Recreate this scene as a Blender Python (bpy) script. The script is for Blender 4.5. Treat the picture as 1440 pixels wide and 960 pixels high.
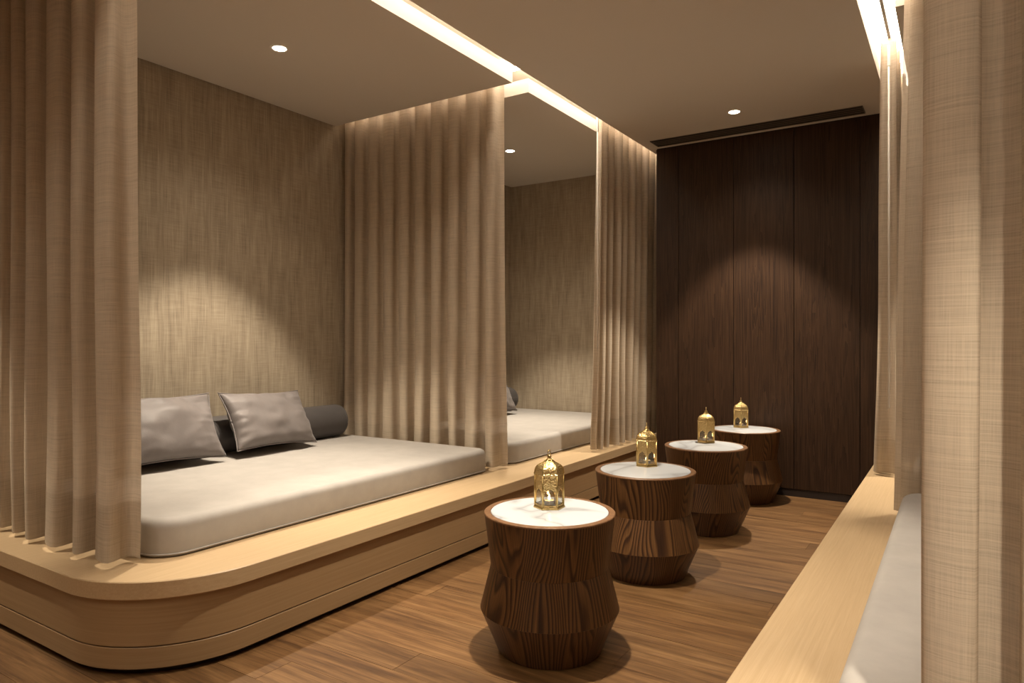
import bpy, math, random
from mathutils import Vector, Matrix, noise as mnoise
random.seed(7)
S = bpy.context.scene
for o in list(bpy.data.objects): bpy.data.objects.remove(o)
C = S.collection
PI = math.pi

# ------------------------------------------------------------------ camera, world, exposure
H = 2.63                                    # ceiling height
cd = bpy.data.cameras.new('camera'); cam = bpy.data.objects.new('camera', cd); C.objects.link(cam)
cd.sensor_width = 36; cd.lens = 36*964.5/1440; cd.shift_y = 0.85/1440; cd.clip_start = 0.02
cam.location = (0, 0, 1.1); cam.rotation_euler = (PI/2, 0, 0.575)
S.camera = cam
w = bpy.data.worlds.new('world'); S.world = w; w.use_nodes = True
w.node_tree.nodes['Background'].inputs[0].default_value = (1, .8, .6, 1)
w.node_tree.nodes['Background'].inputs[1].default_value = 0.01
vs = S.view_settings
vs.view_transform = 'Standard'; vs.look = 'None'; vs.gamma = 1; vs.exposure = 0.08; vs.use_curve_mapping = False
WARM = (1.0, .87, .69)
SPOT_W = 200; SPILL_W = 20; COVE_E = 18.5

# ------------------------------------------------------------------ materials
def N(nt, t, **k):
    n = nt.nodes.new(t)
    for a, v in k.items():
        if a.startswith('i_'): n.inputs[int(a[2:])].default_value = v
        else: setattr(n, a, v)
    return n
def mat(name, col=(.5, .5, .5), rough=.6, metal=0, spec=.5):
    m = bpy.data.materials.new(name); m.use_nodes = True
    b = m.node_tree.nodes['Principled BSDF']
    b.inputs['Base Color'].default_value = (*col, 1); b.inputs['Roughness'].default_value = rough
    b.inputs['Metallic'].default_value = metal; b.inputs['Specular IOR Level'].default_value = spec
    return m, m.node_tree, b
def coords(nt, scale, out='Object', rot=(0, 0, 0), loc=(0, 0, 0)):
    tc = N(nt, 'ShaderNodeTexCoord'); mp = N(nt, 'ShaderNodeMapping')
    mp.inputs['Scale'].default_value = scale; mp.inputs['Rotation'].default_value = rot; mp.inputs['Location'].default_value = loc
    nt.links.new(tc.outputs[out], mp.inputs[0]); return mp
def noise(nt, vec, scale=1, detail=3, rough=.5, dist=0):
    n = N(nt, 'ShaderNodeTexNoise'); n.inputs['Scale'].default_value = scale; n.inputs['Detail'].default_value = detail
    n.inputs['Roughness'].default_value = rough; n.inputs['Distortion'].default_value = dist
    nt.links.new(vec.outputs[0], n.inputs['Vector']); return n
def ramp(nt, fac, stops):
    r = N(nt, 'ShaderNodeValToRGB'); e = r.color_ramp.elements
    e[0].position, e[0].color = stops[0][0], (*stops[0][1], 1); e[1].position, e[1].color = stops[-1][0], (*stops[-1][1], 1)
    for p, c in stops[1:-1]:
        q = e.new(p); q.color = (*c, 1)
    nt.links.new(fac, r.inputs[0]); return r
def mix(nt, a, b, fac=.5, mode='MIX'):
    n = N(nt, 'ShaderNodeMix', data_type='RGBA', blend_type=mode)
    if isinstance(fac, (int, float)): n.inputs[0].default_value = fac
    else: nt.links.new(fac, n.inputs[0])
    for s, i in ((a, 6), (b, 7)):
        if isinstance(s, tuple): n.inputs[i].default_value = (*s, 1)
        else: nt.links.new(s, n.inputs[i])
    return n.outputs[2]
def mth(nt, op, a, b=None):
    n = N(nt, 'ShaderNodeMath', operation=op)
    for i, s in enumerate((a, b)):
        if s is None: continue
        if isinstance(s, (int, float)): n.inputs[i].default_value = s
        else: nt.links.new(s, n.inputs[i])
    return n.outputs[0]
def bump(nt, b, hgt, strength=.2, dist=.01):
    n = N(nt, 'ShaderNodeBump'); n.inputs['Strength'].default_value = strength; n.inputs['Distance'].default_value = dist
    nt.links.new(hgt, n.inputs['Height']); nt.links.new(n.outputs[0], b.inputs['Normal']); return n

M = {}
# painted ceiling
m, nt, b = mat('ceiling_paint', (.60, .54, .47), .9); M['paint'] = m
n = noise(nt, coords(nt, (60, 60, 60)), 1, 2); bump(nt, b, n.outputs[0], .05, .001)
m, nt, b = mat('corridor_paint', (.45, .38, .30), .9); M['corridor'] = m
# woven wallcovering
m, nt, b = mat('wallcovering', (.4, .33, .25), .85); M['wallcover'] = m
v = noise(nt, coords(nt, (210, 210, 5)), 1, 3, .6); hz = noise(nt, coords(nt, (7, 7, 240)), 1, 3, .6)
big = noise(nt, coords(nt, (30, 30, 3)), 1, 2)
s = mth(nt, 'ADD', mth(nt, 'MULTIPLY', v.outputs[0], .62), mth(nt, 'MULTIPLY', hz.outputs[0], .38))
s2 = mth(nt, 'ADD', mth(nt, 'MULTIPLY', s, .75), mth(nt, 'MULTIPLY', big.outputs[0], .25))
r = ramp(nt, s2, [(.36, (.25, .20, .145)), (.5, (.385, .315, .228)), (.64, (.50, .42, .31))])
nt.links.new(r.outputs[0], b.inputs['Base Color']); bump(nt, b, s, .35, .002)
# light oak (grain along the long way of the platform faces and deck)
def oak(name, scale, dark, mid, light, rough=.42):
    m, nt, b = mat(name, mid, rough, spec=.4)
    a = noise(nt, coords(nt, scale), 1, 4, .6, .2); f = noise(nt, coords(nt, tuple(k*4.5 for k in scale)), 1, 2, .6)
    s = mth(nt, 'ADD', mth(nt, 'MULTIPLY', a.outputs[0], .65), mth(nt, 'MULTIPLY', f.outputs[0], .35))
    r = ramp(nt, s, [(.32, dark), (.5, mid), (.68, light)]); nt.links.new(r.outputs[0], b.inputs['Base Color'])
    bump(nt, b, s, .12, .002); return m
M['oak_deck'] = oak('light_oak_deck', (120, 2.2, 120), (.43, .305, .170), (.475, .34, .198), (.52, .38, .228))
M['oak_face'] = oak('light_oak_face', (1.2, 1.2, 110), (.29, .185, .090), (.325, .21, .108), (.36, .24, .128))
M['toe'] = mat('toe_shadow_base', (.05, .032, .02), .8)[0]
# floor planks: grain along X, each plank its own tone
m, nt, b = mat('plank_oak', (.25, .13, .05), .46, spec=.45); M['plank'] = m
oi = N(nt, 'ShaderNodeObjectInfo')
tc = N(nt, 'ShaderNodeTexCoord'); ad = N(nt, 'ShaderNodeVectorMath', operation='ADD'); cx = N(nt, 'ShaderNodeCombineXYZ')
nt.links.new(mth(nt, 'MULTIPLY', oi.outputs['Random'], 37.0), cx.inputs[0]); nt.links.new(mth(nt, 'MULTIPLY', oi.outputs['Random'], 91.0), cx.inputs[1])
nt.links.new(tc.outputs['Object'], ad.inputs[0]); nt.links.new(cx.outputs[0], ad.inputs[1])
def mp_of(vec, scale):
    mp = N(nt, 'ShaderNodeMapping'); mp.inputs['Scale'].default_value = scale; nt.links.new(vec.outputs[0], mp.inputs[0]); return mp
g1 = noise(nt, mp_of(ad, (2.2, 34, 34)), 1, 5, .62, .5); g2 = noise(nt, mp_of(ad, (5, 190, 190)), 1, 3, .6); kn = noise(nt, mp_of(ad, (1.3, 7, 7)), 1, 2)
s = mth(nt, 'ADD', mth(nt, 'MULTIPLY', g1.outputs[0], .5), mth(nt, 'ADD', mth(nt, 'MULTIPLY', g2.outputs[0], .25), mth(nt, 'MULTIPLY', kn.outputs[0], .25)))
r = ramp(nt, s, [(.33, (.040, .017, .006)), (.45, (.105, .050, .017)), (.55, (.170, .088, .033)), (.66, (.26, .145, .060))])
tone = N(nt, 'ShaderNodeMapRange'); tone.inputs['To Min'].default_value = .82; tone.inputs['To Max'].default_value = 1.1
nt.links.new(oi.outputs['Random'], tone.inputs[0])
cc = N(nt, 'ShaderNodeCombineColor')
for i in range(3): nt.links.new(tone.outputs[0], cc.inputs[i])
nt.links.new(mix(nt, r.outputs[0], cc.outputs[0], 1.0, 'MULTIPLY'), b.inputs['Base Color']); bump(nt, b, s, .25, .003)
# dark stained wall veneer with grain running up
m, nt, b = mat('dark_veneer', (.05, .028, .017), .5, spec=.3); M['veneer'] = m
oi = N(nt, 'ShaderNodeObjectInfo'); tc = N(nt, 'ShaderNodeTexCoord'); ad = N(nt, 'ShaderNodeVectorMath', operation='ADD'); cx = N(nt, 'ShaderNodeCombineXYZ')
nt.links.new(mth(nt, 'MULTIPLY', oi.outputs['Random'], 23.0), cx.inputs[2]); nt.links.new(tc.outputs['Object'], ad.inputs[0]); nt.links.new(cx.outputs[0], ad.inputs[1])
g1 = noise(nt, mp_of(ad, (16, 1, .55)), 1, 4, .55, 1.1); g2 = noise(nt, mp_of(ad, (150, 1, 2.5)), 1, 3, .65)
wv = mth(nt, 'FRACT', mth(nt, 'MULTIPLY', g1.outputs[0], 9.0))
s = mth(nt, 'ADD', mth(nt, 'MULTIPLY', wv, .3), mth(nt, 'MULTIPLY', g2.outputs[0], .7))
r = ramp(nt, s, [(.22, (.012, .0050, .0022)), (.5, (.038, .0175, .0078)), (.75, (.059, .029, .0135))]); nt.links.new(r.outputs[0], b.inputs['Base Color'])
bump(nt, b, s, .15, .002)
M['plinth'] = mat('dark_plinth', (.018, .010, .007), .55)[0]
# zebra grained table veneer: cylinder unrolled, grain up
def zebra(name, seed, tint=1.0):
    m, nt, b = mat(name, (.12, .05, .02), .40, spec=.4)
    tc = N(nt, 'ShaderNodeTexCoord'); sp = N(nt, 'ShaderNodeSeparateXYZ'); nt.links.new(tc.outputs['Object'], sp.inputs[0])
    oi = N(nt, 'ShaderNodeObjectInfo')
    ang = mth(nt, 'ARCTAN2', sp.outputs[1], sp.outputs[0])
    c = N(nt, 'ShaderNodeCombineXYZ'); nt.links.new(mth(nt, 'MULTIPLY', ang, .235), c.inputs[0]); nt.links.new(sp.outputs[2], c.inputs[1])
    nt.links.new(mth(nt, 'ADD', mth(nt, 'MULTIPLY', oi.outputs['Random'], 13.0), seed), c.inputs[2])
    def mp(scale):
        q = N(nt, 'ShaderNodeMapping'); q.inputs['Scale'].default_value = scale; nt.links.new(c.outputs[0], q.inputs[0]); return q
    fig = noise(nt, mp((7.5, 1.5, 1)), 1, 1.2, .35, .25); fine = noise(nt, mp((260, 8, 1)), 1, 2, .6)
    sx = N(nt, 'ShaderNodeSeparateXYZ'); nt.links.new(c.outputs[0], sx.inputs[0])
    bands = mth(nt, 'FRACT', mth(nt, 'ADD', mth(nt, 'MULTIPLY', sx.outputs[0], 62.0), mth(nt, 'MULTIPLY', fig.outputs[0], 20.0)))
    r = ramp(nt, bands, [(0, (.035, .014, .006)), (.18, (.055, .023, .009)), (.40, (.125, .058, .020)), (.80, (.165, .080, .028)), (.94, (.07, .03, .011)), (1, (.035, .014, .006))])
    fr = ramp(nt, fine.outputs[0], [(.3, (.62*tint, .60*tint, .58*tint)), (.7, (1.05*tint, 1.05*tint, 1.05*tint))])
    nt.links.new(mix(nt, r.outputs[0], fr.outputs[0], 1.0, 'MULTIPLY'), b.inputs['Base Color']); bump(nt, b, fine.outputs[0], .12, .001)
    return m
M['zebra_a'] = zebra('zebra_veneer_upper', 1.3); M['zebra_b'] = zebra('zebra_veneer_middle', 5.1); M['zebra_c'] = zebra('zebra_veneer_lower', 9.7, .9)
M['rim'] = oak('table_rim_wood', (40, 40, 40), (.12, .06, .028), (.18, .092, .044), (.23, .125, .062), .4)
# marble
m, nt, b = mat('white_marble', (.8, .8, .8), .34); M['marble'] = m
oi = N(nt, 'ShaderNodeObjectInfo'); tc = N(nt, 'ShaderNodeTexCoord'); ad = N(nt, 'ShaderNodeVectorMath', operation='ADD')
cx = N(nt, 'ShaderNodeCombineXYZ'); nt.links.new(mth(nt, 'MULTIPLY', oi.outputs['Random'], 5.0), cx.inputs[2])
nt.links.new(tc.outputs['Object'], ad.inputs[0]); nt.links.new(cx.outputs[0], ad.inputs[1])
v1 = noise(nt, mp_of(ad, (2.0, 3.6, 1)), 1, 2.5, .5, .7)
vein = mth(nt, 'ABSOLUTE', mth(nt, 'SUBTRACT', v1.outputs[0], .5))
r = ramp(nt, vein, [(0, (.30, .31, .33)), (.018, (.42, .44, .465)), (.07, (.515, .54, .57)), (1, (.53, .555, .585))]); nt.links.new(r.outputs[0], b.inputs['Base Color'])
# textiles
def cloth(name, trans, clear, colr, slub=1.0):
    m = bpy.data.materials.new(name); m.use_nodes = True; nt = m.node_tree; nt.nodes.clear()
    out = N(nt, 'ShaderNodeOutputMaterial')
    hz = noise(nt, coords(nt, (7, 420, 1), 'UV'), 1, 3, .6); vt = noise(nt, coords(nt, (420, 9, 1), 'UV'), 1, 2, .6)
    sl = noise(nt, coords(nt, (2.5, 95, 1), 'UV'), 1, 2, .55)
    s = mth(nt, 'ADD', mth(nt, 'ADD', mth(nt, 'MULTIPLY', hz.outputs[0], .5), mth(nt, 'MULTIPLY', vt.outputs[0], .3)), mth(nt, 'MULTIPLY', sl.outputs[0], .2))
    k = slub
    r = ramp(nt, s, [(.34, tuple(x*(1-.24*k) for x in colr)), (.5, colr), (.66, tuple(min(1, x*(1+.18*k)) for x in colr))])
    d = N(nt, 'ShaderNodeBsdfDiffuse'); t = N(nt, 'ShaderNodeBsdfTranslucent'); tr = N(nt, 'ShaderNodeBsdfTransparent')
    nt.links.new(r.outputs[0], d.inputs[0]); nt.links.new(r.outputs[0], t.inputs[0])
    bp = N(nt, 'ShaderNodeBump'); bp.inputs['Strength'].default_value = .32; bp.inputs['Distance'].default_value = .002
    nt.links.new(s, bp.inputs['Height']); nt.links.new(bp.outputs[0], d.inputs['Normal'])
    m1 = N(nt, 'ShaderNodeMixShader'); m1.inputs[0].default_value = trans; nt.links.new(d.outputs[0], m1.inputs[1]); nt.links.new(t.outputs[0], m1.inputs[2])
    m2 = N(nt, 'ShaderNodeMixShader'); m2.inputs[0].default_value = clear; nt.links.new(m1.outputs[0], m2.inputs[1]); nt.links.new(tr.outputs[0], m2.inputs[2])
    nt.links.new(m2.outputs[0], out.inputs[0]); return m
M['curtain'] = cloth('sheer_linen', .28, .05, (.58, .485, .375), .95)
M['hem'] = cloth('doubled_linen_hem', .16, .015, (.51, .425, .325), .95)
def fabric(name, col, rough=.75, sheen=.3, wr=.0):
    m, nt, b = mat(name, col, rough, spec=.3)
    b.inputs['Sheen Weight'].default_value = sheen; b.inputs['Sheen Roughness'].default_value = .4
    a = noise(nt, coords(nt, (500, 500, 500)), 1, 2); c = noise(nt, coords(nt, (9, 9, 9)), 1, 4, .6)
    r = ramp(nt, c.outputs[0], [(.3, tuple(x*.93 for x in col)), (.7, tuple(x*1.05 for x in col))]); nt.links.new(r.outputs[0], b.inputs['Base Color'])
    hsum = mth(nt, 'ADD', mth(nt, 'MULTIPLY', a.outputs[0], .05), mth(nt, 'MULTIPLY', c.outputs[0], wr)); bump(nt, b, hsum, .5, .02 if wr else .004); return m
M['mattress'] = fabric('mattress_cloth', (.395, .37, .345), .75, .05)
M['pillow'] = fabric('grey_satin', (.19, .168, .163), .5, .15, .3)
M['bolster'] = fabric('charcoal_cloth', (.075, .067, .066), .6, .15)
# metals, glass, wax
m, nt, b = mat('lantern_brass', (.62, .46, .20), .30, 1); M['brass'] = m
vo = N(nt, 'ShaderNodeTexVoronoi'); vo.inputs['Scale'].default_value = 260; tcx = coords(nt, (1, 1, 1)); nt.links.new(tcx.outputs[0], vo.inputs[0])
bump(nt, b, vo.outputs[0], .35, .001)
m, nt, b = mat('pierced_brass', (.74, .56, .26), .32, 1); M['brass_pierced'] = m
vo = N(nt, 'ShaderNodeTexVoronoi'); vo.inputs['Scale'].default_value = 170; tcx = coords(nt, (1, 1, 1)); nt.links.new(tcx.outputs[0], vo.inputs[0])
r = ramp(nt, vo.outputs[0], [(.12, (.20, .14, .05)), (.30, (.68, .51, .24))]); nt.links.new(r.outputs[0], b.inputs['Base Color']); bump(nt, b, vo.outputs[0], .7, .003)
m = bpy.data.materials.new('lantern_glass'); m.use_nodes = True; nt = m.node_tree; nt.nodes.clear(); M['glass'] = m
out = N(nt, 'ShaderNodeOutputMaterial'); t = N(nt, 'ShaderNodeBsdfTransparent'); t.inputs[0].default_value = (.93, .93, .90, 1); g = N(nt, 'ShaderNodeBsdfGlossy'); g.inputs['Roughness'].default_value = .05
mx = N(nt, 'ShaderNodeMixShader'); mx.inputs[0].default_value = .10; nt.links.new(t.outputs[0], mx.inputs[1]); nt.links.new(g.outputs[0], mx.inputs[2]); nt.links.new(mx.outputs[0], out.inputs[0])
M['wax'] = mat('candle_wax', (.75, .70, .6), .5)[0]; M['alu'] = mat('tealight_cup', (.6, .58, .55), .35, 1)[0]
M['white_metal'] = mat('white_lacquer', (.75, .70, .63), .4)[0]; M['track'] = mat('curtain_track_grey', (.22, .19, .16), .4, .6)[0]
M['black'] = mat('vent_black', (.012, .010, .009), .7)[0]; M['vent'] = mat('vent_slat', (.13, .10, .075), .5)[0]
def emit(name, col, st):
    m = bpy.data.materials.new(name); m.use_nodes = True; nt = m.node_tree; nt.nodes.clear()
    o = N(nt, 'ShaderNodeOutputMaterial'); e = N(nt, 'ShaderNodeEmission'); e.inputs[0].default_value = (*col, 1); e.inputs[1].default_value = st; nt.links.new(e.outputs[0], o.inputs[0]); return m
M['cove'] = emit('cove_led', (1, .86, .70), COVE_E); M['lens'] = emit('downlight_lens', (1, .87, .70), 30); M['flame'] = emit('candle_flame', (1, .62, .25), 45)

# ------------------------------------------------------------------ mesh helpers
class MB:
    def __init__(s): s.v, s.f, s.uv = [], [], {}
    def box(s, a, b):
        (x0, y0, z0), (x1, y1, z1) = a, b; n = len(s.v)
        s.v += [(x0, y0, z0), (x1, y0, z0), (x1, y1, z0), (x0, y1, z0), (x0, y0, z1), (x1, y0, z1), (x1, y1, z1), (x0, y1, z1)]
        s.f += [tuple(n+i for i in q) for q in ((3, 2, 1, 0), (4, 5, 6, 7), (0, 1, 5, 4), (1, 2, 6, 5), (2, 3, 7, 6), (3, 0, 4, 7))]; return s
    def rings(s, rings, cap0=True, cap1=True, closed=True):
        n = len(s.v); k = len(rings[0])
        for r in rings: s.v += [tuple(p) for p in r]
        for i in range(len(rings)-1):
            for j in range(k if closed else k-1):
                j2 = (j+1) % k; s.f.append((n+i*k+j, n+i*k+j2, n+(i+1)*k+j2, n+(i+1)*k+j))
        if cap0: s.f.append(tuple(n+j for j in range(k))[::-1])
        if cap1: s.f.append(tuple(n+(len(rings)-1)*k+j for j in range(k)))
        return s
    def lathe(s, prof, seg=48, c=(0, 0, 0), cap0=True, cap1=True, a0=0):
        return s.rings([[(c[0]+r*math.cos(a0+2*PI*j/seg), c[1]+r*math.sin(a0+2*PI*j/seg), c[2]+z) for j in range(seg)] for r, z in prof], cap0, cap1)
    def tube(s, pts, rad, seg=10, closed=False):
        P = [Vector(p) for p in pts]; R = []
        for i, p in enumerate(P):
            a = P[i-1] if (i or closed) else p; bb = P[(i+1) % len(P)] if (i < len(P)-1 or closed) else p
            t = (bb-a).normalized(); u = t.cross(Vector((0, 0, 1)));
            if u.length < .01: u = t.cross(Vector((1, 0, 0)))
            u.normalize(); q = t.cross(u)
            R.append([p+(u*math.cos(2*PI*j/seg)+q*math.sin(2*PI*j/seg))*rad for j in range(seg)])
        if closed: R.append(R[0]); return s.rings(R, False, False)
        return s.rings(R)
    def build(s, name, m, parent=None, smooth=False, bevel=0, auto=None):
        me = bpy.data.meshes.new(name); me.from_pydata(s.v, [], s.f); me.update()
        me.materials.append(M[m]); o = bpy.data.objects.new(name, me); C.objects.link(o)
        if parent: o.parent = parent
        if smooth:
            for p in me.polygons: p.use_smooth = True
            if auto:
                me.set_sharp_from_angle(angle=math.radians(auto))
        if bevel:
            bv = o.modifiers.new('bevel', 'BEVEL'); bv.width = bevel; bv.segments = 3; bv.limit_method = 'ANGLE'; bv.angle_limit = math.radians(40)
        return o
def tag(o, label, cat, group=None):
    o['label'] = label; o['category'] = cat
    if group: o['group'] = group
    return o
def struct(o, label=None):
    o['kind'] = 'structure'
    if label: o['label'] = label
    return o
def empty(name, loc=(0, 0, 0), rz=0):
    o = bpy.data.objects.new(name, None); C.objects.link(o); o.location = loc; o.rotation_euler = (0, 0, rz); o.empty_display_size = .1; return o
def copy_tree(o, parent=None):
    c = o.copy(); C.objects.link(c); c.parent = parent
    for ch in [q for q in bpy.data.objects if q.parent == o]: copy_tree(ch, c)
    return c
def rounded(x0, x1, y0, y1, radii, seg=12):
    """outline, counter-clockwise from the (x0,y0) corner; radii for corners (x0y0, x1y0, x1y1, x0y1)"""
    pts = []
    for (cx, cy, sx, sy, a), r in zip(((x0, y0, 1, 1, PI), (x1, y0, -1, 1, 1.5*PI), (x1, y1, -1, -1, 0), (x0, y1, 1, -1, .5*PI)), radii):
        if r <= 0: pts.append((cx, cy)); continue
        for i in range(seg+1):
            t = a+i/seg*PI/2; pts.append((cx+sx*r+r*math.cos(t), cy+sy*r+r*math.sin(t)))
    return pts
def inset(x0, x1, y0, y1, radii, d, seg=12): return rounded(x0+d, x1-d, y0+d, y1-d, [max(r-d, .004) if r > 0 else 0 for r in radii], seg)

# ------------------------------------------------------------------ geometry constants (metres)
XB = -3.71            # fabric wall behind the left daybeds
XA = -1.24            # centre line of the aisle
mir = lambda x: 2*XA-x
XL, XR = -2.09, -.447 # deck edges of the two platforms
ZP = .316             # deck height
ZM = .455             # mattress top
YW = 5.19             # dark wall
YE = 5.69             # end wall of the far alcoves
XPL, XML = -2.20, -2.055      # left cove slot
XMR, XPR = -.375, -.236       # right cove slot
XBR = 1.23
TH = .085             # ceiling panel thickness

# ------------------------------------------------------------------ floor with planks
fl = MB().box((-6.2, -3, -.10), (3.4, 6.0, -.013)).build('floor', 'plank'); struct(fl, 'warm brown oak plank floor')
row = 0; y = -.75; PW = .145
base_len = 1.45
pm = {}
while y < 5.3:
    x = -4.35-random.uniform(0, 1.2)
    while x < .9:
        ln = random.choice((1.1, 1.45, 1.8))
        if ln not in pm:
            q = MB().box((0, 0, -.0125), (ln-.0009, PW-.0009, 0)); o = q.build('plank', 'plank', fl, bevel=0); pm[ln] = o.data
        else:
            o = bpy.data.objects.new('plank', pm[ln]); C.objects.link(o); o.parent = fl
        o.location = (x, y, random.uniform(-.0004, .0004)); x += ln
    y += PW; row += 1

# ------------------------------------------------------------------ ceiling: slab, main panel and alcove panels with slots between
slab = MB().box((-6.2, -3, H+.19), (3.4, 6.0, H+.30)).build('ceiling', 'paint'); struct(slab, 'beige plaster ceiling with recessed cove slots')
def cpanel(x0, x1, y0, y1): return MB().box((x0, y0, H), (x1, y1, H+TH)).build('ceiling_panel', 'paint', slab)
cpanel(XML, XMR, 1.10, YW)                                                   # aisle
YS = ((1.18, 1.36), (3.40, 3.58))                                            # divider curtain slots
cpanel(XB+.014, XPL, YS[0][1], YS[1][0]); cpanel(XB+.014, XPL, YS[1][1], YE)
cpanel(XPR, XBR-.014, YS[0][1], YS[1][0]); cpanel(XPR, XBR-.014, YS[1][1], YW)
cpanel(-6.2, XPL, -3, YS[0][0]); cpanel(XML, XMR, -3, 1.10); cpanel(XPR, 3.4, -3, YS[0][0])
cpanel(XML, -2.0, YW+.001, YE)

# ------------------------------------------------------------------ walls
struct(MB().box((XB-.1, 1.14, 0), (XB, YE+.1, H+.19)).build('wall_left', 'wallcover'), 'beige woven wallcovering behind the left daybeds')
struct(MB().box((XBR, 1.14, 0), (XBR+.1, YE+.1, H+.19)).build('wall_right', 'wallcover'), 'beige woven wallcovering behind the right daybeds')
struct(MB().box((XB-.1, YE, 0), (-1.98, YE+.1, H+.19)).build('wall_end_left', 'wallcover'), 'beige woven end wall of the far left alcove')
wb = MB().box((-2.0, YW+.018, 0), (XBR-.001, YE-.001, H+.19)).build('wall_back', 'plinth'); struct(wb, 'dark brown wood panelled wall at the end of the aisle')
ed = [-2.0, -1.818, -1.395, -.972, -.549, -.126, .297, .72, XBR-.002]
for a, c in zip(ed, ed[1:]):
    q = MB().box((a+.0018, YW, .055), (c-.0018, YW+.0175, H-.006)); q.build('wall_panel', 'veneer', wb, bevel=.0012)
struct(MB().box((-2.0, YW+.004, 0), (XR, YW+.0175, .052)).build('baseboard_back', 'plinth'), 'dark recessed plinth under the wood panelled wall')
struct(MB().box((-6.2, -3.1, 0), (3.4, -3, H+.3)).build('wall_front', 'corridor'), 'plain plaster wall across the entrance')
struct(MB().box((-6.3, -3.1, 0), (-6.2, 1.24, H+.3)).build('wall_entrance_left', 'corridor'), 'plain plaster side wall of the entrance')
struct(MB().box((3.4, -3.1, 0), (3.5, 1.24, H+.3)).build('wall_entrance_right', 'corridor'), 'plain plaster side wall of the entrance')
struct(MB().box((-6.2, 1.14, 0), (XB-.1, 1.24, H+.19)).build('wall_return_left', 'corridor'), 'plaster return wall beside the left daybed')
struct(MB().box((XBR+.1, 1.14, 0), (3.4, 1.24, H+.19)).build('wall_return_right', 'corridor'), 'plaster return wall beside the right daybed')

# ------------------------------------------------------------------ cove strips and tracks
def bar(name, m, a, b, label, cat, group=None): return tag(MB().box(a, b).build(name, m), label, cat, group)
ZC = H+.142
def strips(x0, x1, lab):
    c = (x0+x1)/2
    o = empty('cove_light', (c, 1.1, H)); tag(o, lab, 'cove light')
    for xa, xb, nm in ((x0+.012, c-.012, 'led_strip'), (c+.012, x1-.012, 'led_strip')):
        MB().box((xa-c, -3.9, ZC-H), (xb-c, (YE if c < XA else YW)-1.12, ZC-H+.012)).build(nm, 'cove', o)
strips(XPL, XML, 'warm glowing cove light strip in the ceiling slot above the left daybed deck')
strips(XMR, XPR, 'warm glowing cove light strip in the ceiling slot above the right bench deck')
for s_, (xa, xb) in (('left', (XB+.05, XPL-.02)), ('right', (XPR+.02, XBR-.05))):
    o = empty('cove_light', ((xa+xb)/2, YS[1][1], H)); tag(o, 'warm light strip above the curtain that divides the %s daybeds' % s_, 'cove light')
    hw = (xb-xa)/2
    MB().box((-hw, -.05, ZC-H), (hw, -.02, ZC-H+.012)).build('led_strip', 'cove', o)
def track(x0, x1, y0, y1, lab):
    tag(MB().box((x0, y0, H+.115), (x1, y1, H+.14)).build('curtain_track', 'track', bevel=.002), lab, 'curtain track')
cl, cr = (XPL+XML)/2, (XMR+XPR)/2
track(cl-.008, cl+.008, 1.4, YE-.02, 'slim grey curtain track in the cove slot over the left deck')
track(cr-.008, cr+.008, 1.4, YW-.02, 'slim grey curtain track in the bright cove slot over the right deck')

# ------------------------------------------------------------------ downlights
def downlight(x, y, lab, group=None, k=1.0):
    o = empty('downlight', (x, y, H)); tag(o, lab, 'downlight', group)
    MB().rings([[(r*math.cos(2*PI*j/40), r*math.sin(2*PI*j/40), z) for j in range(40)] for r, z in ((.046, -.001), (.043, -.004), (.036, -.003), (.034, -.0005))], False, False).build('trim_ring', 'white_metal', o, True)
    MB().lathe([(.034, -.0012), (.034, -.0004)], 32).build('lens', 'lens', o)
    for nm, e, ang, bl in (('core', SPOT_W*.75*k, 50, 1.0), ('beam', SPOT_W*.98*k, 71, .34), ('spill', SPILL_W*k, 128, .9)):
        L = bpy.data.lights.new('downlight_'+nm, 'SPOT'); L.energy = e; L.color = WARM; L.spot_size = math.radians(ang); L.spot_blend = bl; L.shadow_soft_size = .028
        l = bpy.data.objects.new('downlight_'+nm, L); C.objects.link(l); l.parent = o; l.location = (0, 0, -.012)
downlight(-2.96, 2.34, 'round recessed downlight over the grey pillows and daybed')
downlight(-3.0, 4.60, 'round recessed downlight over the far left daybed seen past the divider curtain')
downlight(XA, 4.63, 'round recessed downlight in the aisle ceiling beside the air vent')
downlight(XA, 2.16, 'round recessed downlight straight above the brightly lit marble table')
downlight(mir(-3.0), 4.60, 'round recessed downlight over the far right daybed')
downlight(-3.95, .52, 'round recessed downlight outside the left end curtain')
downlight(.36, .45, 'round recessed downlight outside the right end curtain', k=1.25)
downlight(XA, -.25, 'round recessed downlight in the entrance ceiling', k=1.9)

# ------------------------------------------------------------------ air vent
vo_ = empty('air_vent', (-1.235, 5.04, H)); tag(vo_, 'long dark slotted air vent in the ceiling before the wood wall', 'air vent')
L2, W2 = .72, .078
MB().box((-L2, -W2, -.0012), (L2, W2, 0)).build('backing', 'black', vo_)
q = MB(); q.box((-L2-.006, -W2-.006, -.003), (L2+.006, -W2, 0)); q.box((-L2-.006, W2, -.006), (L2+.006, W2+.006, 0)); q.box((-L2-.006, -W2, -.006), (-L2, W2, 0)); q.box((L2, -W2, -.006), (L2+.006, W2, 0)); q.build('frame', 'vent', vo_)
for i in range(3):
    yy = -W2+(i+1)*2*W2/4; MB().box((-L2, yy-.006, -.0035), (L2, yy+.006, -.0012)).build('slat', 'vent', vo_)

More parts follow.
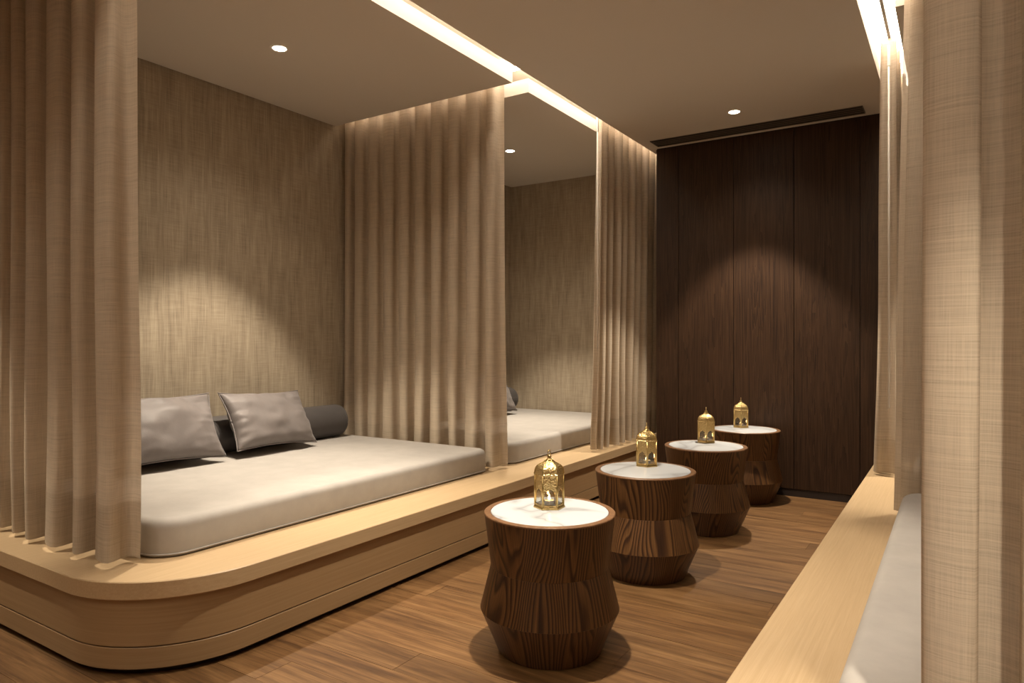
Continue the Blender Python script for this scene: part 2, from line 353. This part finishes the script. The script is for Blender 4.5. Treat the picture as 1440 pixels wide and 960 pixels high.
# ------------------------------------------------------------------ platforms
def platform(x0, x1, radii, lab, side):
    o = empty('daybed_platform', ((x0+x1)/2, 3.4, 0)); tag(o, lab, 'platform')
    cx, cy = o.location.x, o.location.y; y0, y1 = 1.12, (YE-.005 if side > 0 else YW-.003)
    def part(nm, m, d, prof):
        R = []
        for dd, z in prof:
            R.append([(p[0]-cx, p[1]-cy, z) for p in out(d+dd)])
        MB().rings(R).build(nm, m, o, True, auto=30)
    def out(d):
        if side > 0: return rounded(x0, x1-d, y0+d, y1, [0, radii-d, 0, 0], 24)
        return rounded(x0+d, x1, y0+d, y1, [radii-d, 0, 0, 0], 24)
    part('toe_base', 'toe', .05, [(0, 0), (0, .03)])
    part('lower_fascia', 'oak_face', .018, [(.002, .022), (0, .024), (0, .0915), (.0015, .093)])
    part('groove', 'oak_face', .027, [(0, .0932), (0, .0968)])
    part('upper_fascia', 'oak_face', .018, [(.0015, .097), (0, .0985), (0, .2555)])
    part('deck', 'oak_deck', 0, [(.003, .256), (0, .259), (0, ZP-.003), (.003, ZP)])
    return o
platform(XB+.004, XL, .42, 'long pale oak platform with rounded corner under the grey daybeds', 1)
platform(XR, XBR-.004, .42, 'pale oak bench platform across the aisle beside the coarse linen curtain', -1)

# ------------------------------------------------------------------ mattresses
def mattress(x0, x1, y0, y1, radii, lab):
    o = empty('mattress', ((x0+x1)/2, (y0+y1)/2, ZP)); tag(o, lab, 'mattress', None)
    w, d, t = (x1-x0)/2, (y1-y0)/2, ZM-ZP
    prof = [(.010, .0005), (.002, .006), (0, .014), (0, t-.034)]
    for i in range(1, 7):
        a = i/6*PI/2; prof.append((.034*(1-math.cos(a)), t-.034+.034*math.sin(a)))
    q = MB(); q.rings([[(*p, z) for p in inset(-w, w, -d, d, radii, dd, 14)] for dd, z in prof]); q.build('cover', 'mattress', o, True, auto=60)
    pts = [(*p, .012) for p in inset(-w, w, -d, d, radii, -.0012, 14)]
    MB().tube(pts, .003, 6, True).build('piping', 'mattress', o, True)
    return o
XM1 = -2.38
mattress(XB+.006, XM1, 1.365, 3.425, (.03, .12, .07, .03), 'thick grey mattress with two pillows on the oak platform')
mattress(XB+.006, XM1, 3.645, YE-.01, (.03, .12, .04, .03), 'thick grey mattress of the far left daybed beyond the divider curtain')
mattress(-.195, XBR-.006, 1.365, 3.44, (.12, .03, .03, .10), 'pale grey mattress on the bench platform behind the coarse linen curtain')
mattress(-.195, XBR-.006, 3.645, YW-.01, (.12, .03, .03, .04), 'pale grey mattress of the far right daybed')

# ------------------------------------------------------------------ bolsters
def bolster(y0, y1, lab):
    R = .108; o = empty('bolster', (XB+.012+R, (y0+y1)/2, ZM+R+.0005)); tag(o, lab, 'bolster')
    h_ = (y1-y0)/2; prof = []
    for i in range(7): a = i/6*PI/2; prof.append((R-.028*(1-math.sin(a)), -h_+.028*(1-math.cos(a))))
    prof = [(.06, -h_-.002)]+prof
    prof += [(r, -z) for r, z in prof[::-1]]
    R_ = [[(r*math.cos(2*PI*j/36), z, r*math.sin(2*PI*j/36)) for j in range(36)] for r, z in prof]
    MB().rings([r[::-1] for r in R_]).build('cover', 'bolster', o, True, auto=50)
    for s in (-1, 1): MB().tube([((R-.008)*math.cos(2*PI*j/36), s*(h_-.008), (R-.008)*math.sin(2*PI*j/36)) for j in range(36)], .003, 6, True).build('piping', 'bolster', o, True)
bolster(1.62, 3.33, 'long charcoal cylindrical bolster behind the two grey pillows')
bolster(3.95, 5.50, 'charcoal cylindrical bolster on the far left daybed')

# ------------------------------------------------------------------ pillows
def pillow(w, hh, t, seed):
    rnd = random.Random(seed); n = 28; q = MB(); ph = [rnd.uniform(0, 6) for _ in range(8)]
    for sgn in (1, -1):
        for i in range(n+1):
            for j in range(n+1):
                u, v = -1+2*i/n, -1+2*j/n
                pin = 1-.085*(1-abs(v)**2)*abs(u)**3; pin2 = 1-.11*(1-abs(u)**2)*abs(v)**3
                x = u*w/2*pin; z = v*hh/2*pin2
                e = max(0, (1-u*u)*(1-v*v))**.42
                y = t/2*e
                nv = mnoise.noise(Vector((u*2.2+ph[0]*3, v*2.2, sgn*4+ph[1]))); nf = mnoise.noise(Vector((u*5+ph[2]*3, v*4, sgn*3+ph[3])))
                ru = mnoise.noise(Vector((v*9+ph[4]*5, u*1.5, sgn*2.))); rv = mnoise.noise(Vector((u*9+ph[5]*5, v*1.5, sgn*5.)))
                wr = .016*nv+.007*nf+.020*ru*abs(u)**3+.018*rv*abs(v)**3
                y += wr*min(1, e*1.6)
                q.v.append((x, sgn*y, z))
    st = (n+1)**2
    for i in range(n):
        for j in range(n):
            a = i*(n+1)+j; q.f.append((a, a+1, a+n+2, a+n+1)[::-1]); q.f.append((st+a, st+a+1, st+a+n+2, st+a+n+1))
    return q
def put_pillow(name, w, hh, t, seed, loc, rot, lab):
    o = empty(name, loc); tag(o, lab, 'pillow'); o.rotation_euler = rot
    c = pillow(w, hh, t, seed).build('cover', 'pillow', o, True)
    bm = c.modifiers.new('weld', 'WELD'); bm.merge_threshold = .0006
    sd = c.modifiers.new('sub', 'SUBSURF'); sd.levels = 1; sd.render_levels = 1
    n = 28; pts = []
    for k in range(4*n):
        s, f = divmod(k, n); f = -1+2*f/n; u, v = ((f, -1), (1, f), (-f, 1), (-1, -f))[s]
        pin = 1-.085*(1-abs(v)**2)*abs(u)**3; pin2 = 1-.11*(1-abs(u)**2)*abs(v)**3; pts.append((u*w/2*pin, 0, v*hh/2*pin2))
    MB().tube(pts, .0035, 6, True).build('piping', 'pillow', o, True)
    return o
# pillows lean back on the bolster: local y is the thin way, local z up
put_pillow('pillow', .58, .36, .16, 3, (-3.405, 2.622, .648), (math.radians(-30), math.radians(2), PI/2+.05), 'grey satin pillow tilted against the bolster near its free end')
put_pillow('pillow', .62, .38, .17, 8, (-3.405, 1.965, .655), (math.radians(-28), math.radians(1), PI/2-.03), 'grey satin pillow partly hidden by the end curtain')
put_pillow('pillow', .60, .36, .17, 5, (-3.405, 4.90, .648), (math.radians(-30), math.radians(1), PI/2), 'grey pillow corner on the far left daybed')

# ------------------------------------------------------------------ curtains
def curtain(name, edges, axis, pos, ztop, zbot, amp, lab, drift=0.0, hem=.20, seed=1, endcurl=0.0, wob=.012, phase=0.0, sub=14, cat='curtain', spread=0.0, group=None, lean=0.0):
    """edges: fold positions along the axis, one full ripple between neighbours; axis 'x' hangs in a plane of constant y, 'y' in one of constant x"""
    rnd = random.Random(seed); ph = [rnd.uniform(0, 6) for _ in range(len(edges)+2)]; am = [amp*rnd.uniform(.8, 1.2) for _ in range(len(edges)+2)]
    cols = []
    for k in range(len(edges)-1):
        for i in range(sub): cols.append((k+i/sub))
    cols.append(len(edges)-1.0)
    zs = [ztop+(zbot+hem-ztop)*i/22 for i in range(23)]; zh = [zbot+hem+(-hem)*i/5 for i in range(6)]
    mid = (edges[0]+edges[-1])/2
    def pt(c, z):
        k = min(int(c), len(edges)-2); fr = c-k; a = edges[k]; wd = edges[k+1]-a
        t = (ztop-z)/(ztop-zbot); th = 2*PI*fr+phase
        A = am[k]*(1-fr)+am[k+1]*fr
        A *= .82+.28*t
        s = a+fr*wd+.16*wd*math.sin(2*th)*(1 if True else 0)
        s += wob*t*math.sin(2.1*z+ph[k]*(1-fr)+ph[k+1]*fr)+spread*t*(s-mid)+lean*t*(1-c/(len(edges)-1))
        off = A*math.cos(th)+.25*A*math.cos(2*th+1.2)*t+.007*t*math.sin(3.3*z+ph[k]*(1-fr)+ph[k+1]*fr+1)+drift*t
        return (s, pos+off, z) if axis == 'x' else (pos+off, s, z)
    org = ((mid, pos, zbot) if axis == 'x' else (pos, mid, zbot))
    o = empty(name, org); tag(o, lab, cat, group)
    def grid(nm, m, zz):
        v, f, uv = [], [], []; L = 0; Ls = [0]
        for a, b in zip(cols, cols[1:]):
            p, q = Vector(pt(a, 1)), Vector(pt(b, 1)); L += (p-q).length; Ls.append(L)
        for z in zz:
            for c, l in zip(cols, Ls):
                p = pt(c, z); v.append((p[0]-org[0], p[1]-org[1], p[2]-org[2])); uv.append((l, z))
        n = len(cols)
        for i in range(len(zz)-1):
            for j in range(n-1): f.append((i*n+j, i*n+j+1, (i+1)*n+j+1, (i+1)*n+j))
        me = bpy.data.meshes.new(nm); me.from_pydata(v, [], f); ul = me.uv_layers.new(name='UVMap')
        for lp in me.loops: ul.data[lp.index].uv = uv[lp.vertex_index]
        me.materials.append(M[m])
        for p in me.polygons: p.use_smooth = True
        ob = bpy.data.objects.new(nm, me); C.objects.link(ob); ob.parent = o; return ob
    grid('drape', 'curtain', zs); grid('hem', 'hem', zh)
    return o
ZT = H+.115; ZB = ZP+.018
# left end curtain (nearest platform end)
e = [-3.68, -3.57, -3.42, -3.28, -3.14, -2.985, -2.77, -2.63, -2.415]
curtain('curtain', e, 'x', 1.27, ZT, ZB, .045, 'beige linen curtain at the rounded end of the oak platform, nearly closed', seed=4, wob=.008)
# left divider curtain
e = [-3.70, -3.613, -3.483, -3.343, -3.195, -3.052, -2.916, -2.773, -2.635, -2.47, -2.36]
curtain('curtain', e, 'x', 3.507, ZT, ZB, .050, 'beige linen curtain hanging between the two left daybeds', seed=9, wob=.012)
# stacked curtain by the dark wall, left
e = [4.40, 4.49, 4.60, 4.73, 4.86, 4.99, 5.13, 5.26, 5.40, 5.53]
c1 = curtain('curtain', e, 'y', cl+.005, ZT, ZB, .038, 'gathered beige curtain at the front of the far left daybed beside the dark wall', drift=-.045, seed=12, wob=.010)
# right: stack by the dark wall, divider, and the near one
e = [4.20, 4.31, 4.42, 4.53, 4.64, 4.75, 4.86, 4.97, 5.07, 5.13]
c2 = curtain('curtain', e, 'y', cr-.005, ZT, ZB, .050, 'gathered beige curtain with draw rod over the right bench deck near the dark wall', drift=-.045, seed=21, wob=.010, lean=.34)
e = [-.195, -.06, .09, .24, .39, .54, .69, .84, .99, 1.14]
curtain('curtain', e, 'x', 3.52, ZT, ZB, .040, 'beige linen curtain dividing the two right daybeds', seed=31, wob=.006, lean=-.05)
e = [-.037, .085, .21, .35, .49, .63, .77, .92, 1.07, 1.19]
curtain('curtain', e, 'x', 1.27, ZT, ZB, .040, 'coarse beige linen curtain at the end of the right daybed, closed', seed=40, wob=.004, phase=PI*.5)
# draw rods
def rod(c, x, y, z0, z1):
    ox, oy, oz = c.location
    MB().tube([(x-ox, y-oy, z0-oz), (x-ox, y-oy, z1-oz)], .005, 10).build('draw_rod', 'white_metal', c, True)
    MB().box((x-ox-.007, y-oy-.007, z1-oz-.05), (x-ox+.007, y-oy+.007, z1-oz+.06)).build('rod_clip', 'white_metal', c, bevel=.002)
rod(c1, -2.09, 4.315, 1.05, H-.02); rod(c2, cr+.005, 4.13, .75, H-.02)

# ------------------------------------------------------------------ drum tables
def drum_table():
    o = empty('drum_table')
    P = [(.187, 0), (.250, .150), (.212, .300), (.236, .484)]
    def sec(nm, m, a, b_, n=6):
        pr = [(a[0]+(b_[0]-a[0])*i/n, a[1]+(b_[1]-a[1])*i/n) for i in range(n+1)]
        MB().lathe(pr, 72).build(nm, m, o, True, auto=35)
    MB().lathe([(.175, 0), (.180, .004)], 48).build('base_pad', 'plinth', o)
    sec('lower_body', 'zebra_c', (P[0][0], .003), (P[1][0]-.0006, P[1][1]-.0006))
    sec('middle_body', 'zebra_b', P[1], P[2])
    sec('upper_body', 'zebra_a', (P[2][0], P[2][1]+.0006), (P[3][0]-.0008, P[3][1]-.001))
    R = [(.236, .4832), (.2365, .488), (.234, .4905), (.214, .4905), (.2125, .486)]
    MB().lathe(R, 72, cap0=False, cap1=False).build('rim', 'rim', o, True, auto=40)
    MB().lathe([(.2120, .4836), (.2120, .4895), (.2105, .491)], 72).build('marble_top', 'marble', o, True, auto=40)
    return o
TY = [2.157, 3.10, 4.02, 4.925]
TL = ['zebra-grained wooden drum table with glaring white marble top, at the rounded end of the row',
      'zebra-grained drum table standing second from the rounded platform end, cream marble top',
      'zebra-grained drum table third from the rounded platform end, next to last before the dark wall',
      'zebra-grained drum table against the dark panelled wall, last of the row']
t0 = drum_table()
tabs = [t0]+[copy_tree(t0) for _ in range(3)]
for i, (t, yy) in enumerate(zip(tabs, TY)):
    t.location = ((-1.236, -1.25, -1.243, -1.247)[i], yy, 0); t.rotation_euler = (0, 0, (-.5, .9, 2.1, 3.6)[i]); tag(t, TL[i], 'side table', 'row of drum tables along the aisle')

# ------------------------------------------------------------------ lanterns with tealights
def lantern():
    o = empty('lantern'); R = .054; n = 6; A = lambda k, r: (r*math.cos(PI/3*k), r*math.sin(PI/3*k))
    MB().lathe([(R+.004, 0), (R+.004, .004), (R+.001, .010), (R-.001, .011)], 6).build('base', 'brass', o)
    for k in range(6):
        x, y = A(k, R-.001); MB().tube([(x, y, .009), (x, y, .124)], .0032, 8).build('corner_post', 'brass', o, True)
    # side panel with pointed arch opening, built in the plane x = apothem, then turned
    ap = (R-.002)*math.cos(PI/6); hw = (R-.002)*.5; z0, z1 = .010, .124
    inner = [(-hw*.80, z0+.005), (hw*.80, z0+.005), (hw*.80, .046)]
    for i in range(1, 6): t = i/6; inner.append((hw*.80*math.cos(t*PI/2)**.8, .046+.024*math.sin(t*PI/2)))
    inner.append((0, .075)); inner += [(-a, b) for a, b in inner[2:-1][::-1]]
    cz = .06; outer = []
    for a, b_ in inner:
        dx, dz = a, b_-cz; k = min(hw/abs(dx) if abs(dx) > 1e-6 else 9e9, ((z1-cz) if dz > 0 else (cz-z0))/abs(dz) if abs(dz) > 1e-6 else 9e9)
        outer.append((dx*k, cz+dz*k))
    N_ = len(inner)
    for (cx_, cz_) in ((-hw, z0), (hw, z0), (hw, z1), (-hw, z1)):
        j = min(range(N_), key=lambda i: (outer[i][0]-cx_)**2+(outer[i][1]-cz_)**2); outer[j] = (cx_, cz_)
    for k in range(6):
        a = PI/3*(k+.5); ca, sa = math.cos(a), math.sin(a); T = lambda d, s, z: (d*ca-s*sa, d*sa+s*ca, z)
        q = MB(); q.rings([[T(ap-.0008, s, z) for s, z in outer], [T(ap+.0008, s, z) for s, z in outer], [T(ap+.0012, s, z) for s, z in inner], [T(ap-.0012, s, z) for s, z in inner], [T(ap-.0008, s, z) for s, z in outer]], False, False)
        q.build('side_panel', 'brass_pierced', o)
        q = MB(); s = hw*.86; q.v = [T(ap-.0028, -s, z0+.002), T(ap-.0028, s, z0+.002), T(ap-.0028, s, .082), T(ap-.0028, -s, .082), T(ap-.0018, -s, z0+.002), T(ap-.0018, s, z0+.002), T(ap-.0018, s, .082), T(ap-.0018, -s, .082)]
        q.f = [(3, 2, 1, 0), (4, 5, 6, 7), (0, 1, 5, 4), (1, 2, 6, 5), (2, 3, 7, 6), (3, 0, 4, 7)]; q.build('pane', 'glass', o)
    dome = [(R+.002, .121), (R+.003, .125), (R, .129), (R-.001, .138), (R-.004, .147), (R-.011, .1555), (R-.022, .162), (.022, .167), (.015, .172), (.0105, .178)]
    rf = MB().lathe(dome, 6).build('roof', 'brass_pierced', o)
    for k in range(6): MB().tube([(*A(k, r+.0004), z) for r, z in dome[1:]], .0016, 6).build('roof_rib', 'brass', rf, True)
    MB().lathe([(.0135, .172), (.014, .175), (.009, .179), (.0065, .183), (.009, .187), (.006, .191), (.003, .193)], 16).build('finial', 'brass', o, True)
    MB().tube([(.0105*math.cos(2*PI*j/20), 0, .2005+.0105*math.sin(2*PI*j/20)) for j in range(20)], .0021, 8, True).build('ring', 'brass', o, True)
    return o
def tealight():
    o = empty('tealight')
    MB().lathe([(.0185, 0), (.019, .001), (.019, .0155), (.0182, .0155), (.0182, .013)], 28, cap1=False).build('cup', 'alu', o, True, auto=40)
    MB().lathe([(.0181, .010), (.0181, .0128)], 28).build('wax', 'wax', o)
    MB().tube([(0, 0, .0125), (.0003, 0, .018)], .0007, 6).build('wick', 'black', o)
    MB().lathe([(.0008, .016), (.0035, .0195), (.0042, .023), (.0030, .029), (.0014, .034), (.0003, .038)], 14).build('flame', 'flame', o, True)
    return o
l0, k0 = lantern(), tealight()
LP = [(-1.262, 2.200, 0), (-1.285, 3.205, .52), (-1.282, 4.155, .5), (-1.295, 5.01, .5)]
LL = ['gold hexagonal lantern on the glaring white table', 'gold hexagonal lantern on the second table from the rounded platform end', 'gold hexagonal lantern on the third table, next to last', 'gold hexagonal lantern on the last table against the dark wall']
for i, (x, y, rz) in enumerate(LP):
    l = l0 if i == 0 else copy_tree(l0); k = k0 if i == 0 else copy_tree(k0)
    view = math.atan2(-y, -x)                       # a flat side (first) or a corner (others) turned to the aisle entrance
    l.location = (x, y, .4912); l.rotation_euler = (0, 0, view-PI/6+rz+.06); tag(l, LL[i], 'lantern', 'gold lanterns on the drum tables')
    k.location = (x, y, .4912+.0112); tag(k, 'lit tealight inside '+LL[i].replace('gold hexagonal lantern', 'the lantern'), 'candle', 'tealights in the lanterns')
